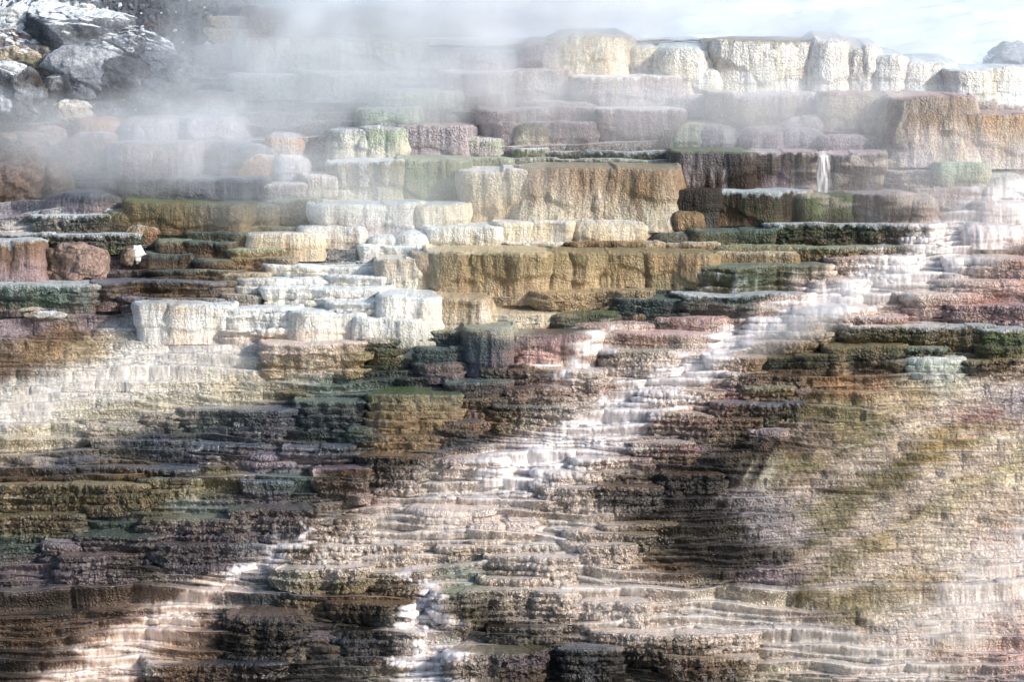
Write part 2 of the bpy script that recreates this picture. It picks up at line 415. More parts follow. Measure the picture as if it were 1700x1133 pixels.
# base colour of the slope: x y colour (mineral and microbial staining of the ground itself)
ZONES = '''
420 60 OR;600 60 CR;800 110 LI;1000 130 CR;1250 140 W;1500 140 W;1680 150 W;330 110 GY;340 150 LM;500 140 PG;650 170 PG;
820 170 MV;1000 190 LM;1150 190 LM;1350 200 LM;1600 240 TN;100 215 RO;30 260 RO;220 240 LI;330 220 LI;450 220 LI;600 240 LM;
750 250 LM;900 240 LM;1200 240 LI;1400 250 MV;1600 290 SG;120 310 DY;300 290 LI;420 310 DY;560 300 CR;700 300 GN;20 340 LI;60 375 LG;
250 350 OL;350 400 DB;150 420 MV;50 440 RO;30 400 BR;300 440 DB;400 440 TB;250 480 DB;60 490 TL;450 400 TN;520 390 CR;600 400 W;680 390 W;
580 430 W;500 450 W;600 470 W;480 500 W;650 520 W;350 530 W;250 540 W;440 540 W;560 560 W;300 580 W;230 600 W;380 590 CR;450 600 GD;560 595 GD;
830 360 CR;900 410 TB;800 450 TB;1000 450 TB;1100 350 BK;1250 300 DB;1400 300 DB;1250 360 DB;1480 350 DB;1250 400 DG;1450 395 DG;
1100 400 TB;1250 430 KH;1400 430 OL;1250 470 DG;1250 510 DT;1080 510 DT;950 500 TB;850 540 CR;740 530 TN;1000 540 DG;
1550 300 MV;1640 300 TL;1560 360 PK;1640 400 PK;1550 430 W;1500 460 W;1450 480 W;1650 440 DP;1400 490 PK;1600 500 DP;1680 520 MV;1500 520 PK;
1350 520 PK;1280 530 PK;1200 550 PK;1130 590 W;1060 570 PK;950 570 DP;880 600 DP;1100 620 W;1180 600 PK;1000 640 PK;1050 670 W;980 700 W;
1300 560 TB;1400 560 OL;1500 560 OL;1640 570 DG;1300 600 DB;1430 610 DB;1560 620 PG;1660 620 BR;720 580 DT;800 590 DY;620 600 DG;650 640 DT;
760 630 DY;560 640 TL;480 640 KH;300 640 CR;150 640 CR;60 640 W;20 620 BR;100 560 BR;30 540 MV;150 580 TN;60 590 TB;180 520 MV;300 510 TB;
20 690 CR;120 690 YE;250 670 YE;360 650 YE;40 740 YE;200 700 KH;350 690 TL;500 690 DY;400 720 DY;250 730 DY;560 720 DT;100 770 DY;
300 770 DY;450 770 MV;220 790 TB;60 800 BR;350 800 KH;480 800 TL;600 770 DB;680 700 BR;820 700 BR;900 740 MV;760 740 DY;650 740 TB;560 800 DB;
100 830 OL;250 830 KH;60 870 OL;180 870 TL;330 850 PG;450 840 MV;30 900 TL;150 910 MV;330 890 MV;60 950 MV;200 950 DB;350 950 MV;450 900 LG;
100 1000 DB;200 1010 BR;40 1050 BR;20 1100 DB;300 1000 OR;340 985 W;250 1030 PK;200 1080 OR;130 1110 RO;280 1080 OR;260 1050 PK;420 1000 DY;
430 960 LG;400 1070 BK;480 1120 BK;600 900 DB;560 930 OL;560 1000 BR;660 1000 TB;600 1040 BK;650 1090 DY;700 960 CR;700 1020 W;710 1060 W;740 1090 CR;700 1120 YE;
930 770 W;860 790 W;780 810 W;700 820 W;650 840 PK;760 850 PK;850 850 W;620 870 TN;700 890 PK;800 900 CR;900 900 W;760 950 PG;860 950 OL;960 950 W;
1000 980 W;1040 1000 W;900 1000 CR;800 1030 DB;900 1020 DB;1000 1060 BK;900 1110 BK;1050 1110 DB;1100 1010 CR;1200 1040 CR;1150 1100 BR;
1000 740 MV;1100 740 MV;1000 800 BR;1000 850 BK;1150 830 BK;1100 870 DB;1200 880 DB;950 870 TN;1050 930 TN;1100 950 BR;1150 920 DB;1200 960 DB;
1100 690 DP;1200 660 DP;1300 680 DB;1250 740 DB;1180 780 BK;1300 640 TB;1420 640 OR;1400 680 KH;1350 740 BR;1280 790 CR;1350 800 BR;
1260 830 LM;1290 880 LM;1250 930 DB;1200 990 CR;1280 1000 CR;1270 960 MV;1230 780 DB;1330 770 KH;
1500 660 TN;1600 650 CR;1680 660 LM;1620 690 DP;1450 720 KH;1550 730 GD;1650 730 YE;1400 790 OL;1500 790 OL;1600 780 GD;1690 790 YE;
1380 850 KH;1480 840 OL;1580 840 YE;1660 850 TN;1380 900 OL;1480 900 GD;1560 900 CR;1650 900 PK;1420 950 KH;1500 960 TN;1600 940 CR;1680 950 PK;
1350 1000 OL;1430 1000 KH;1520 990 OL;1600 1000 LM;1680 1020 PK;1350 1060 GY;1420 1040 OL;1400 1090 SG;1500 1060 LM;1600 1080 PK;1690 1100 PK;
1300 1040 LM;1300 1110 CR;1220 1080 TB;1450 1120 LM;1560 1120 BR;1590 1060 BR;1690 1130 LM;1500 1020 CR
'''
# ---------------------------------------------------------------- courses of the water (x, y, half width), strength of the pale deposit under it
COURSES = [
 ([(1750, 318, 70), (1670, 350, 88), (1600, 395, 94), (1520, 436, 77), (1430, 474, 66), (1340, 512, 47), (1255, 542, 40), (1210, 572, 35), (1160, 608, 47), (1095, 640, 59), (1045, 678, 70), (990, 720, 77), (920, 758, 77), (840, 795, 77)], 'w', 'main pink white torrent', 'stream'),
 ([(1440, 262, 14), (1490, 302, 26), (1560, 345, 40), (1620, 385, 50)], 't', 'upper arm of the torrent', 'stream'),
 ([(985, 735, 60), (900, 785, 85), (800, 830, 95), (700, 870, 90), (600, 900, 60), (540, 930, 40)], 't', 'left part of the white fan', 'stream'),
 ([(960, 745, 60), (900, 810, 90), (890, 870, 110), (920, 930, 110), (990, 985, 90), (1060, 1020, 60)], 't', 'right part of the white fan', 'stream'),
 ([(960, 930, 40), (1030, 975, 50), (1120, 1012, 50), (1250, 1045, 60), (1400, 1085, 60), (1560, 1130, 60)], 't', 'stream running to the lower right', 'stream'),
 ([(690, 890, 40), (692, 950, 30), (706, 1000, 30), (706, 1050, 46), (730, 1090, 40), (700, 1150, 60)], 'w', 'little fall at the bottom centre', 'stream'),
 ([(345, 978, 26), (312, 1010, 36), (262, 1048, 50), (200, 1090, 56), (130, 1145, 60)], 'o', 'orange stained rapid at the lower left', 'stream'),
 ([(515, 868, 10), (480, 900, 14), (430, 935, 20), (370, 968, 28)], 'w', 'rivulet above the rapid', 'stream'),
 ([(1364, 251, 10), (1366, 268, 16), (1362, 300, 20), (1360, 324, 26)], 'w', 'little waterfall over the brown wall', 'waterfall'),
 ([(1010, 550, 20), (975, 580, 28), (950, 612, 34)], 'w', 'side stream through pink slabs', 'stream'),
 ([(1225, 545, 24), (1150, 600, 40), (1050, 622, 34), (940, 622, 24)], 't', 'stream spreading over the pink fan', 'stream'),
 ([(1720, 880, 60), (1650, 970, 90), (1560, 1060, 90), (1480, 1150, 90)], 't', 'pale film on the lower right slope', 'stream'),
 ([(600, 566, 16), (480, 574, 26), (380, 588, 44), (270, 606, 55), (150, 640, 50), (40, 670, 46), (-40, 700, 46)], 't', 'milky outflow on the left slope', 'stream'),
 ([(110, 358, 8), (60, 374, 14), (20, 384, 18), (-30, 395, 20)], 't', 'thin film near the left edge', 'stream')]
BANDS = [([(1740, 600, 16), (1600, 665, 26), (1470, 740, 22), (1340, 820, 20)], .7), ([(1740, 700, 22), (1600, 770, 30), (1480, 850, 26), (1330, 930, 22)], .8),
 ([(1740, 790, 26), (1620, 850, 34), (1500, 920, 30), (1380, 975, 22)], .75), ([(1740, 870, 20), (1640, 960, 60), (1540, 1050, 80), (1440, 1150, 90)], .75),
 ([(560, 600, 20), (420, 640, 30), (240, 680, 34), (60, 740, 34), (-40, 770, 30)], .5),
 ([(1300, 700, 10), (1400, 760, 14), (1360, 800, 12)], .4)]
# ---------------------------------------------------------------- staining of the slope
_z = [t.split() for t in ZONES.replace('\n', ' ').split(';') if t.strip()]
_zx = np.array([float(t[0]) for t in _z]); _zy = np.array([float(t[1]) for t in _z]); _zc = np.array([PAL[t[2]] for t in _z])
GX = np.arange(-200, 1920, 5.); GY_ = np.arange(-60, 1260, 4.)
_gx, _gy = np.meshgrid(GX, GY_)
_map = np.zeros(_gx.shape + (3,)); _w = np.zeros(_gx.shape)
for a, b, c in zip(_zx, _zy, _zc):
    d2 = ((_gx - a) * .60) ** 2 + ((_gy - b) * 1.25) ** 2
    w = 1 / (d2 + 160) ** 2.0
    _map += w[..., None] * c; _w += w
_map /= _w[..., None]
_sm = np.zeros(_gx.shape)
for pts, kind, label, name in COURSES:
    p = np.array(pts, float)
    for a, b in zip(p[:-1], p[1:]):
        v = b[:2] - a[:2]; t = np.clip(((_gx - a[0]) * v[0] + (_gy - a[1]) * v[1]) / (v @ v), 0, 1)
        d = np.hypot((_gx - a[0] - t * v[0]) * .85, (_gy - a[1] - t * v[1]) * 1.1) / (a[2] + (b[2] - a[2]) * t)
        _sm = np.maximum(_sm, sst(1.35, .45, d) * (1. if kind == 'w' else .92))
def blob(px, py, x, y, rx, ry, rot=0):
    c, s = math.cos(math.radians(rot)), math.sin(math.radians(rot))
    u = ((px - x) * c + (py - y) * s) / rx; v = (-(px - x) * s + (py - y) * c) / ry
    return 1 - sst(.6, 1.15, np.sqrt(u * u + v * v))

for pts, st in BANDS:
    p = np.array(pts, float)
    for a, b in zip(p[:-1], p[1:]):
        v = b[:2] - a[:2]; t = np.clip(((_gx - a[0]) * v[0] + (_gy - a[1]) * v[1]) / (v @ v), 0, 1)
        d = np.hypot((_gx - a[0] - t * v[0]) * .85, (_gy - a[1] - t * v[1]) * 1.1) / (a[2] + (b[2] - a[2]) * t)
        _sm = np.maximum(_sm, sst(1.5, .2, d) * st)
SILT = hexc('ddcbbf')
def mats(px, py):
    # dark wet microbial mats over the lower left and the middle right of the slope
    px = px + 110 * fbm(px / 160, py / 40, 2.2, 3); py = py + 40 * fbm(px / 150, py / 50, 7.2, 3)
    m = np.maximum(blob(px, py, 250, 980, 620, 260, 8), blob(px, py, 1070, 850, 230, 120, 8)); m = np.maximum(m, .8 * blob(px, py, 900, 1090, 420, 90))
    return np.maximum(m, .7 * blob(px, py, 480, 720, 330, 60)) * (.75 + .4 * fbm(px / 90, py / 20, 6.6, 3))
def wash(px, py):
    # the pale deposit spreads sideways along each step
    wx = px + 42 * pn(px / 90, py / 7, 5.5) + 30 * pn(px / 40, py / 15, 1.5); wy = py + 6 * pn(px / 60, py / 12, 2.5)
    i = np.clip(((wx - GX[0]) / 5).astype(int), 0, len(GX) - 1); j = np.clip(((wy - GY_[0]) / 4).astype(int), 0, len(GY_) - 1)
    return np.clip(_sm[j, i] + .2 * fbm(px / 30, py / 8, 8.8, 3) * (_sm[j, i] > .02), 0, 1)
def stain(px, py):
    rg = sst(1150, 1350, px) * sst(600, 680, py)          # the right flank is streaked along the run of the water
    q = py + .2 * px * rg
    wx = px + (46 + 16 * rg) * fbm(px / 120, q / 24, 3.3, 4); wy = py + (15 + 8 * rg) * fbm(px / 170, q / 16, 9.1, 4)
    i = np.clip((wx - GX[0]) / 5, 0, len(GX) - 1.01); j = np.clip((wy - GY_[0]) / 4, 0, len(GY_) - 1.01)
    i0 = i.astype(int); j0 = j.astype(int); fi = (i - i0)[..., None]; fj = (j - j0)[..., None]
    a = _map[j0, i0] * (1 - fi) + _map[j0, i0 + 1] * fi; b = _map[j0 + 1, i0] * (1 - fi) + _map[j0 + 1, i0 + 1] * fi
    return a * (1 - fj) + b * fj
def runs(c, x, z):
    # stains that run down across many steps
    a = sst(.05, .5, fbm(x * 1.5 + .12 * z, z * .16, 3.1, 3))[..., None]; b = sst(.1, .5, fbm(x * 3.1 + .1 * z, z * .22, 14.1, 3))[..., None]
    a = a * (.55 + .45 * sst(8, 6, z))[..., None]
    c = c * (1 - .45 * a) + c * np.array([.62, .55, .45]) * .45 * a
    return c * (1 - .3 * b) + (c * .6 + .25 * c.mean(-1, keepdims=True) + .03) * 1.35 * .3 * b
# ---------------------------------------------------------------- materials
def N(nt, t, **kw):
    n = nt.nodes.new(t)
    for k, v in kw.items():
        if k in n.inputs.keys(): n.inputs[k].default_value = v
        else: setattr(n, k, v)
    return n
def mk(name):
    m = bpy.data.materials.new(name); m.use_nodes = True
    nt = m.node_tree; nt.nodes.clear()
    return m, nt, nt.nodes.new('ShaderNodeOutputMaterial')
def M_(nt, op, a, b=None, c=None, clamp=False):
    n = nt.nodes.new('ShaderNodeMath'); n.operation = op; n.use_clamp = clamp
    for i, v in enumerate((a, b, c)):
        if v is None: continue
        if isinstance(v, (int, float)): n.inputs[i].default_value = v
        else: nt.links.new(v, n.inputs[i])
    return n.outputs[0]
def noise(nt, pos, scale, detail=4, rough=.55, vec=(1, 1, 1)):
    mp = N(nt, 'ShaderNodeMapping'); mp.inputs['Scale'].default_value = vec
    nt.links.new(pos, mp.inputs['Vector'])
    n = N(nt, 'ShaderNodeTexNoise', Scale=scale, Detail=detail, Roughness=rough)
    nt.links.new(mp.outputs[0], n.inputs['Vector'])
    return n.outputs['Fac']
def travertine(name, nodule=.03, streak=.02, fine=.006, base_rough=.72, vary=.5, lines=0.0, lam=0.0, sat=1.03):
    m, nt, out = mk(name); lk = nt.links.new
    pos = N(nt, 'ShaderNodeNewGeometry').outputs['Position']
    at = lambda n: N(nt, 'ShaderNodeAttribute', attribute_name=n)
    col = at('Col').outputs['Color']; wet = at('wet').outputs['Fac']; nod = at('nod').outputs['Fac']
    n1 = noise(nt, pos, 9, 6, .65); n2 = noise(nt, pos, 38, 4, .6); n3 = noise(nt, pos, 6, 4, .6, (2.4, 2.4, .35))
    v = N(nt, 'ShaderNodeTexVoronoi', Scale=24.0, Randomness=1.0, feature='SMOOTH_F1'); v.inputs['Smoothness'].default_value = .25
    wp = N(nt, 'ShaderNodeMixRGB', blend_type='ADD'); wp.inputs[0].default_value = .09
    wn = N(nt, 'ShaderNodeTexNoise', Scale=14.0, Detail=2.0); lk(pos, wn.inputs['Vector'])
    lk(pos, wp.inputs[1]); lk(wn.outputs['Color'], wp.inputs[2]); lk(wp.outputs[0], v.inputs['Vector'])
    cell = M_(nt, 'SUBTRACT', 1.0, M_(nt, 'MULTIPLY', v.outputs['Distance'], 1.6), clamp=True)
    # pigment: patchy, grainy, a little darker between the nodules
    f = M_(nt, 'ADD', M_(nt, 'MULTIPLY', M_(nt, 'SUBTRACT', n1, .5), 1.5 * vary), M_(nt, 'MULTIPLY', M_(nt, 'SUBTRACT', n2, .5), 1.6 * vary))
    f = M_(nt, 'ADD', f, M_(nt, 'MULTIPLY', M_(nt, 'SUBTRACT', n3, .5), 1.2 * vary))
    f = M_(nt, 'ADD', f, M_(nt, 'MULTIPLY', M_(nt, 'MULTIPLY', M_(nt, 'SUBTRACT', cell, .6), nod), 1.6 * vary))
    f = M_(nt, 'MAXIMUM', M_(nt, 'ADD', f, 1.0), .15)
    mul = N(nt, 'ShaderNodeVectorMath', operation='SCALE'); lk(col, mul.inputs[0]); lk(f, mul.inputs['Scale'])
    hs = N(nt, 'ShaderNodeHueSaturation', Saturation=sat)
    lk(mul.outputs[0], hs.inputs['Color']); lk(M_(nt, 'ADD', .47, M_(nt, 'MULTIPLY', n1, .06)), hs.inputs['Hue'])
    b = N(nt, 'ShaderNodeBsdfPrincipled')
    lk(hs.outputs[0], b.inputs['Base Color'])
    w = M_(nt, 'MULTIPLY', wet, M_(nt, 'ADD', .35, n1), clamp=True)
    lk(M_(nt, 'SUBTRACT', base_rough, M_(nt, 'MULTIPLY', w, base_rough - .16)), b.inputs['Roughness'])
    lk(M_(nt, 'ADD', .3, M_(nt, 'MULTIPLY', w, .4)), b.inputs['Specular IOR Level'])
    pat = M_(nt, 'MULTIPLY', M_(nt, 'SUBTRACT', noise(nt, pos, 1.6, 3, .6), .32), 3.2, clamp=True)
    h = M_(nt, 'MULTIPLY', M_(nt, 'MULTIPLY', M_(nt, 'MULTIPLY', cell, nod), pat), nodule)
    h = M_(nt, 'ADD', h, M_(nt, 'MULTIPLY', n3, streak))
    if lam: h = M_(nt, 'ADD', h, M_(nt, 'MULTIPLY', noise(nt, pos, 3.0, 5, .65, (.5, .5, 9)), lam))
    h = M_(nt, 'ADD', h, M_(nt, 'MULTIPLY', n1, .02))
    h = M_(nt, 'ADD', h, M_(nt, 'MULTIPLY', n2, fine * 1.6))
    if lines:
        ln = at('lin').outputs['Fac']
        sx = N(nt, 'ShaderNodeSeparateXYZ'); lk(pos, sx.inputs[0])
        zz = M_(nt, 'ADD', M_(nt, 'MULTIPLY', sx.outputs['Z'], 21.0), M_(nt, 'MULTIPLY', noise(nt, pos, 1.7, 4, .6, (1, 0, 1.5)), 9.0))
        saw = M_(nt, 'FRACT', zz)
        h = M_(nt, 'ADD', h, M_(nt, 'MULTIPLY', M_(nt, 'MULTIPLY', saw, ln), lines))
        pg = M_(nt, 'SUBTRACT', 1.0, M_(nt, 'MULTIPLY', M_(nt, 'MULTIPLY', M_(nt, 'POWER', M_(nt, 'SUBTRACT', 1.0, saw), 3.0), ln), .45))
        m2 = N(nt, 'ShaderNodeVectorMath', operation='SCALE'); lk(hs.outputs[0], m2.inputs[0]); lk(pg, m2.inputs['Scale']); lk(m2.outputs[0], b.inputs['Base Color'])
    h = M_(nt, 'MULTIPLY', h, M_(nt, 'SUBTRACT', 1.0, M_(nt, 'MULTIPLY', M_(nt, 'SUBTRACT', wet, .65, clamp=True), 2.3)))
    bp = N(nt, 'ShaderNodeBump', Strength=1.0, Distance=1.0); lk(h, bp.inputs['Height']); lk(bp.outputs[0], b.inputs['Normal'])
    lk(b.outputs[0], out.inputs['Surface'])
    return m
MT = travertine('travertine', nodule=.05, streak=.045, fine=.012, lam=.022)
MB_ = travertine('travertine_slope', nodule=.04, streak=.004, lines=.022, lam=.032)
MR = travertine('weathered_rock', nodule=.01, streak=.02, fine=.012, base_rough=.85, vary=.7, sat=.72)

# ---------------------------------------------------------------- the slope: strata of small steps
def build_slope():
    xs = np.arange(-10.4, 10.4, .0155)
    o = np.cumsum(np.linspace(.05, .6, 60))
    xs = np.concatenate([-10.4 - o[::-1], xs, 10.4 + o])
    nx = len(xs)
    z0, z1 = 0.0, 11.1
    K = 128
    X1 = xs
    r0 = np.random.default_rng(3); w0 = np.exp(r0.normal(0, .8, K)); zb_ = z0 + (z1 - z0) * np.cumsum(w0) / w0.sum()
    Z = np.array([zb_[i] + .17 * pn(X1 * .25, i * .25, 2.2) + .085 * pn(X1 * .6, i * .7, 7.7) + .03 * pn(X1 * 1.9, i * 1.7 + .5, 4.4) for i in range(K)])
    # where two levels come close they merge: the lower keeps to the upper
    for i in range(K - 2, -1, -1):
        g_ = Z[i + 1] - Z[i]; Z[i] = np.where(g_ < .028, Z[i + 1] - np.maximum(g_, 0) * .3, Z[i])
    # long wavy contour levels, so that the steps are nowhere ruled lines
    Z = np.vstack([np.zeros(nx), Z])
    Z[1:-1] += .08 * pn(X1[None] * .2, Z[1:-1] * .5, 1.1)
    Z = np.maximum.accumulate(Z, 0)
    rows = []; tread = []
    front = np.zeros((K, nx))
    for i in range(K):
        zm = .5 * (Z[i] + Z[i + 1])
        l1, _ = lobes(X1 + .3 * pn(X1 * .7, i * .6), 100 + i, 1.3)
        l2, _ = lobes(X1 + .05 * pn(X1 * 3, i * 1.6), 300 + i, .3)
        k = np.clip((Z[i + 1] - Z[i]) / .12, .1, 1.6)
        fr = yh(zm) + .16 * pn(X1 * .45, i * .5, 6.) + .10 * pn(X1 * 1.3, i * .9, 8.) - .11 * l1 * k - .012 * l2 * k
        front[i] = fr
    front = np.maximum.accumulate(front + np.arange(K)[:, None] * 1e-3, 0)
    prof_v = [0, .25, .5, .72, .90, .97, 1.0]
    prof_o = [.55, .46, .30, .10, -.06, -.06, .10]
    for i in range(K):
        h = Z[i + 1] - Z[i]
        for v, of in zip(prof_v, prof_o):
            rows.append(np.stack([X1, front[i] + of * np.minimum(h, .3) * .9, Z[i] + v * h], -1)); tread.append(np.full(nx, 1. if v > .95 else 0.))
        yn = front[i + 1] if i + 1 < K else front[i] + .4
        for t in (.45, .75):
            y = (front[i] + .12 * np.minimum(h, .3)) * (1 - t) + yn * t
            rows.append(np.stack([X1, y, Z[i + 1] - .006 * math.sin(t * 3.1)], -1)); tread.append(np.full(nx, 1.))
    # flat shelf behind the top, under the snow
    for t in (.6, 1.5, 3):
        rows.append(np.stack([X1, front[-1] + .4 + t, np.full(nx, z1)], -1)); tread.append(np.ones(nx))
    P = np.array(rows); T = np.array(tread)
    P[..., 2] = np.minimum(P[..., 2], 11.1 - .85 * sst(6.3, 8.6, P[..., 0]) - .05 * pn(P[..., 0] * 2, P[..., 1]))
    px, py = proj(P[..., 0], P[..., 1], P[..., 2])
    sm = np.zeros(px.shape)
    for a in ((200, 640, 330, 95, -8), (1520, 800, 300, 190, -12), (1560, 960, 260, 150, 0), (60, 560, 160, 60, 0), (380, 560, 130, 45, 0), (1650, 680, 200, 60, 0)):
        sm = np.maximum(sm, blob(px, py, *a))
    plane = yh(P[..., 2])
    und = .16 * fbm(P[..., 0] * .8, P[..., 2] * 1.6, 3.3, 3)
    P[..., 1] = P[..., 1] * (1 - .4 * sm) + (plane + und - .05) * .4 * sm
    # lumps and nodules
    n = normals(P)
    if n[200, 700, 1] > 0: n = -n
    amp = (1 - .6 * sm)
    x, y, z = P[..., 0], P[..., 1], P[..., 2]
    d = .035 * fbm(x * 3, y * 3, z * 5, 2)
    d += .026 * (.35 - np.abs(pn(x * 6, y * 6, z * 9))) * amp * sst(-.4, .5, pn(x * .8, z * 1.5, 4.))
    d += .022 * (.3 - np.abs(pn(x * 19 + 3, y * 14, z * 19))) * (1 - T * .55)
    P = P + n * d[..., None] * (1 - .5 * T)[..., None]
    ws = wash(px, py)
    c = stain(px, py)
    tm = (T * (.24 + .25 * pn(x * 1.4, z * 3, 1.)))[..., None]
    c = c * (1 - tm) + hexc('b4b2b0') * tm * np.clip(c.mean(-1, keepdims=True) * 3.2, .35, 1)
    # drips of the neighbouring stain down each riser
    s = sst(.1, .6, fbm(x * 4, z * .7, y * .3, 3))[..., None]
    c = c * (1 - .4 * s) + c * np.array([1.5, 1.4, 1.3]) * .4 * s
    c = c * (1 - .35 * sst(.05, .5, fbm(x * 2.4 + 40, z * 4, 2., 3)))[..., None]
    q = z + .10 * x * sst(2, 5, x)
    f1 = fbm(x * .9, q * 7.5, 31., 4); f2 = fbm(x * 2.2, q * 22, 12., 3)
    silt = (sst(.05, .55, f1) * .55 + sst(.1, .6, f2) * .12)[..., None] * (.08 + .2 * sm)[..., None] * sst(7.5, 5.5, z)[..., None]
    c = c * (1 - silt) + hexc('d9d3cc') * silt
    dk = (sst(.1, .6, -f1) * .35 + sst(.1, .5, -f2) * .15)[..., None]
    c = c * (1 - dk * .8)
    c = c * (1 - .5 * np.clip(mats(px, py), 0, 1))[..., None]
    og = blob(px, py, 230, 1060, 190, 110, -30)[..., None] * .55
    lf = (sst(760, 520, px) * sst(800, 700, py))[..., None]
    sc_ = (SILT * (1 - lf) + hexc('e6e0d8') * lf) * (1 - og) + hexc('c09878') * og
    c = c * (1 - .8 * ws[..., None]) + sc_ * .8 * ws[..., None]
    c = runs(c, x, z)
    wetm = np.clip(.35 + .75 * T + .3 * pn(x * .5, z * .8, 3.), 0, 1) * (1 - .1 * sm)
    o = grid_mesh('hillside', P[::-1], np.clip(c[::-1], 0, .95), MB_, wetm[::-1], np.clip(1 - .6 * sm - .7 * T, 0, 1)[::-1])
    attr(o.data, lin=sm[::-1])
    o['kind'] = 'structure'
    return P

# ---------------------------------------------------------------- one ledge
def ledge(k, line):
    spec, label = line.split('|')
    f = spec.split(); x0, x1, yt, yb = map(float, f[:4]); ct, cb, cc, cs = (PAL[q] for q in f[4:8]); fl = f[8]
    r = np.random.default_rng(1000 + k)
    far = yt < 330
    _, yf, _ = hillpt((x0 + x1) / 2, yb); yf = float(yf) - .06
    zb = ZC + float(ray(0, yb)[1]) * yf - .10; zt = ZC + float(ray(0, yt)[1]) * yf
    zt -= .01
    X0, X1 = float(ray(x0, yt)[0]) * yf, float(ray(x1, yt)[0]) * yf
    h = zt - zb; W = X1 - X0; xc = (X0 + X1) / 2
    b = min(h / SL + .30, max(2.4, h)); yk = yf + b
    ne = 4.0 if 'r' in fl else r.uniform(6, 12)
    th = np.linspace(0, np.pi, 1200)
    ox = xc - W / 2 * np.sign(np.cos(th)) * np.abs(np.cos(th)) ** (2 / ne)
    oy = yk - b * np.abs(np.sin(th)) ** (2 / ne)
    # the plan of the front wanders
    oy += (.30 * pn(ox * .6 + k * 3.1, k * 1.7) + .08 * pn(ox * 2.0, k * 2.7)) * np.sin(th) * min(1, W / 1.5)
    L = np.concatenate([[0], np.cumsum(np.hypot(np.diff(ox), np.diff(oy)))])
    nu = int(np.clip(L[-1] / .017, 30, 420)); s = np.linspace(0, L[-1], nu)
    ox = np.interp(s, L, ox); oy = np.interp(s, L, oy)
    tx = np.gradient(ox); ty = np.gradient(oy); tl = np.hypot(tx, ty) + 1e-9
    nxn, nyn = ty / tl, -tx / tl                       # outward (towards the viewer at the front)
    nst = 0
    if (h < .62 or yt > 600) and (yt > 425 or 'n' in fl): nst = max(2, int(round(h / (r.uniform(.09, .16) if yt > 600 else .13))))
    nv = int(np.clip(h / (.0105 if nst else .019), 12, 70))
    V = np.linspace(0, 1, nv)
    wl = r.uniform(.8, 1.7) if h > .4 else r.uniform(.5, 1.1)
    if 'n' in fl: wl *= .55
    rr = min(.035 if 'r' not in fl else .09, .30 * h)
    S, Vv = np.meshgrid(s, V)
    o1, o2 = r.uniform(0, 9, 2)
    Sw = S + .16 * pn(S * 1.4, Vv * h * 2.2 + k) + .05 * pn(S * 5, Vv * h * 6 + k)
    _, id1 = lobes(s + o1, 2000 + k, wl); l1, _ = lobes(Sw + o1, 2000 + k, wl); l2, _ = lobes(Sw + o2, 5000 + k, wl * .32)
    amp = min(.10, .035 + .06 * h) * (1.3 if 'n' in fl else 1)
    lw = .35 + .65 * sst(-.3, .4, pn(S * .9 + k, Vv * h * 1.5))      # seams fade in and out
    mid = (1 - (1 - l1) * lw) * amp * (.75 + .25 * Vv) + l2 * amp * (.2 if yt < 600 else .45)
    mid = mid + (.018 + .035 * h) * min(1, h / .5) * sst(-.07, .05, Vv - (.42 + .45 * fbm(s * .9 + k, k * .3, 1., 3))[None]) + .014 * sst(-.05, .04, Vv - (.7 + .3 * pn(s * 2.1 + k, k * .7))[None])
    if 'o' in fl: prof = -.05 * h * (1 - Vv) ** 1.7 * r.uniform(.0, 1.2)
    elif 'f' in fl: prof = .28 * h * (1 - Vv) ** 1.4 - .02
    elif 'r' in fl: prof = -.22 * min(h, .45 * W) * Vv ** 3 + .12 * h * (1 - Vv) ** 1.2
    else: prof = .10 * h * (1 - Vv) ** 1.3 + .02 * np.sin(Vv * 5 + k)
    back = 0
    if nst:
        q = Vv * nst + .35 * pn(S * .8 + k, k * .9) + .15 * pn(S * 2.5, k * .4)
        q = np.clip(q, 0, nst - .001); qi = np.floor(q); qf = q - qi
        set_ = .01 * (nst - 1 - qi)
        back = (r.uniform(.35, .62) if yt > 600 else .18) * h / SL * (qi + sst(.86, 1, qf) * .0) / nst
        jit = .15 * pn(S * .8 + qi * 7.7, qi * 3.3 + k) + .04 * pn(S * 2.6 + qi * 3.1, qi * 1.3 + k) + .018 * pn(S * 8 + qi * 5, qi * 2.3)
        prof = prof * .5 + set_ + jit * np.minimum(1, .4 + .6 * (qi < nst - 1)) - .034 * (1 - qf) ** 1.5 + .012 * qf ** 3
        prof = prof - .05 * (yt > 600)
    lipv = np.clip((Vv - (1 - rr / h)) / (rr / h), 0, 1)
    lip = -rr * (1 - np.sqrt(np.clip(1 - lipv ** 2, 0, 1)))
    dzv = .02 + .035 * h
    dzv = dzv * (id1 * .5 + 1.2 * pn(s * .9, k * .77) + .5 * pn(s * 3.3, k * 1.7))[None]
    dzv = np.clip(dzv, -.12, .07)
    out = prof + mid + lip
    ys = r.uniform(.5, 1.2)
    x = ox[None] + nxn[None] * out; y = oy[None] + nyn[None] * out + back * np.clip(-nyn[None], 0, 1) ** .5
    z = zb + Vv * h + dzv * Vv
    # ragged hanging foot
    z = z - 0 * z
    wall = np.stack([x, y, z], -1)
    tops = []
    T = np.array([.015, .04, .08, .14, .22, .33, .48, .66, .85, 1.0])
    lipP = wall[-1]
    cen = np.stack([xc + (ox - xc) * .55, np.full(nu, yk + .1), np.full(nu, zt)], -1)
    for t in T:
        q = lipP * (1 - t) + cen * t
        q[:, 2] = lipP[:, 2] * (1 - t) + zt * t + (.012 * math.sin(min(1, t * 12) * math.pi) - (-.035 * b * t if 'r' not in fl else -.14 * h * math.sin(t * 1.5)))
        tops.append(q)
    P = np.concatenate([wall, np.array(tops)], 0)
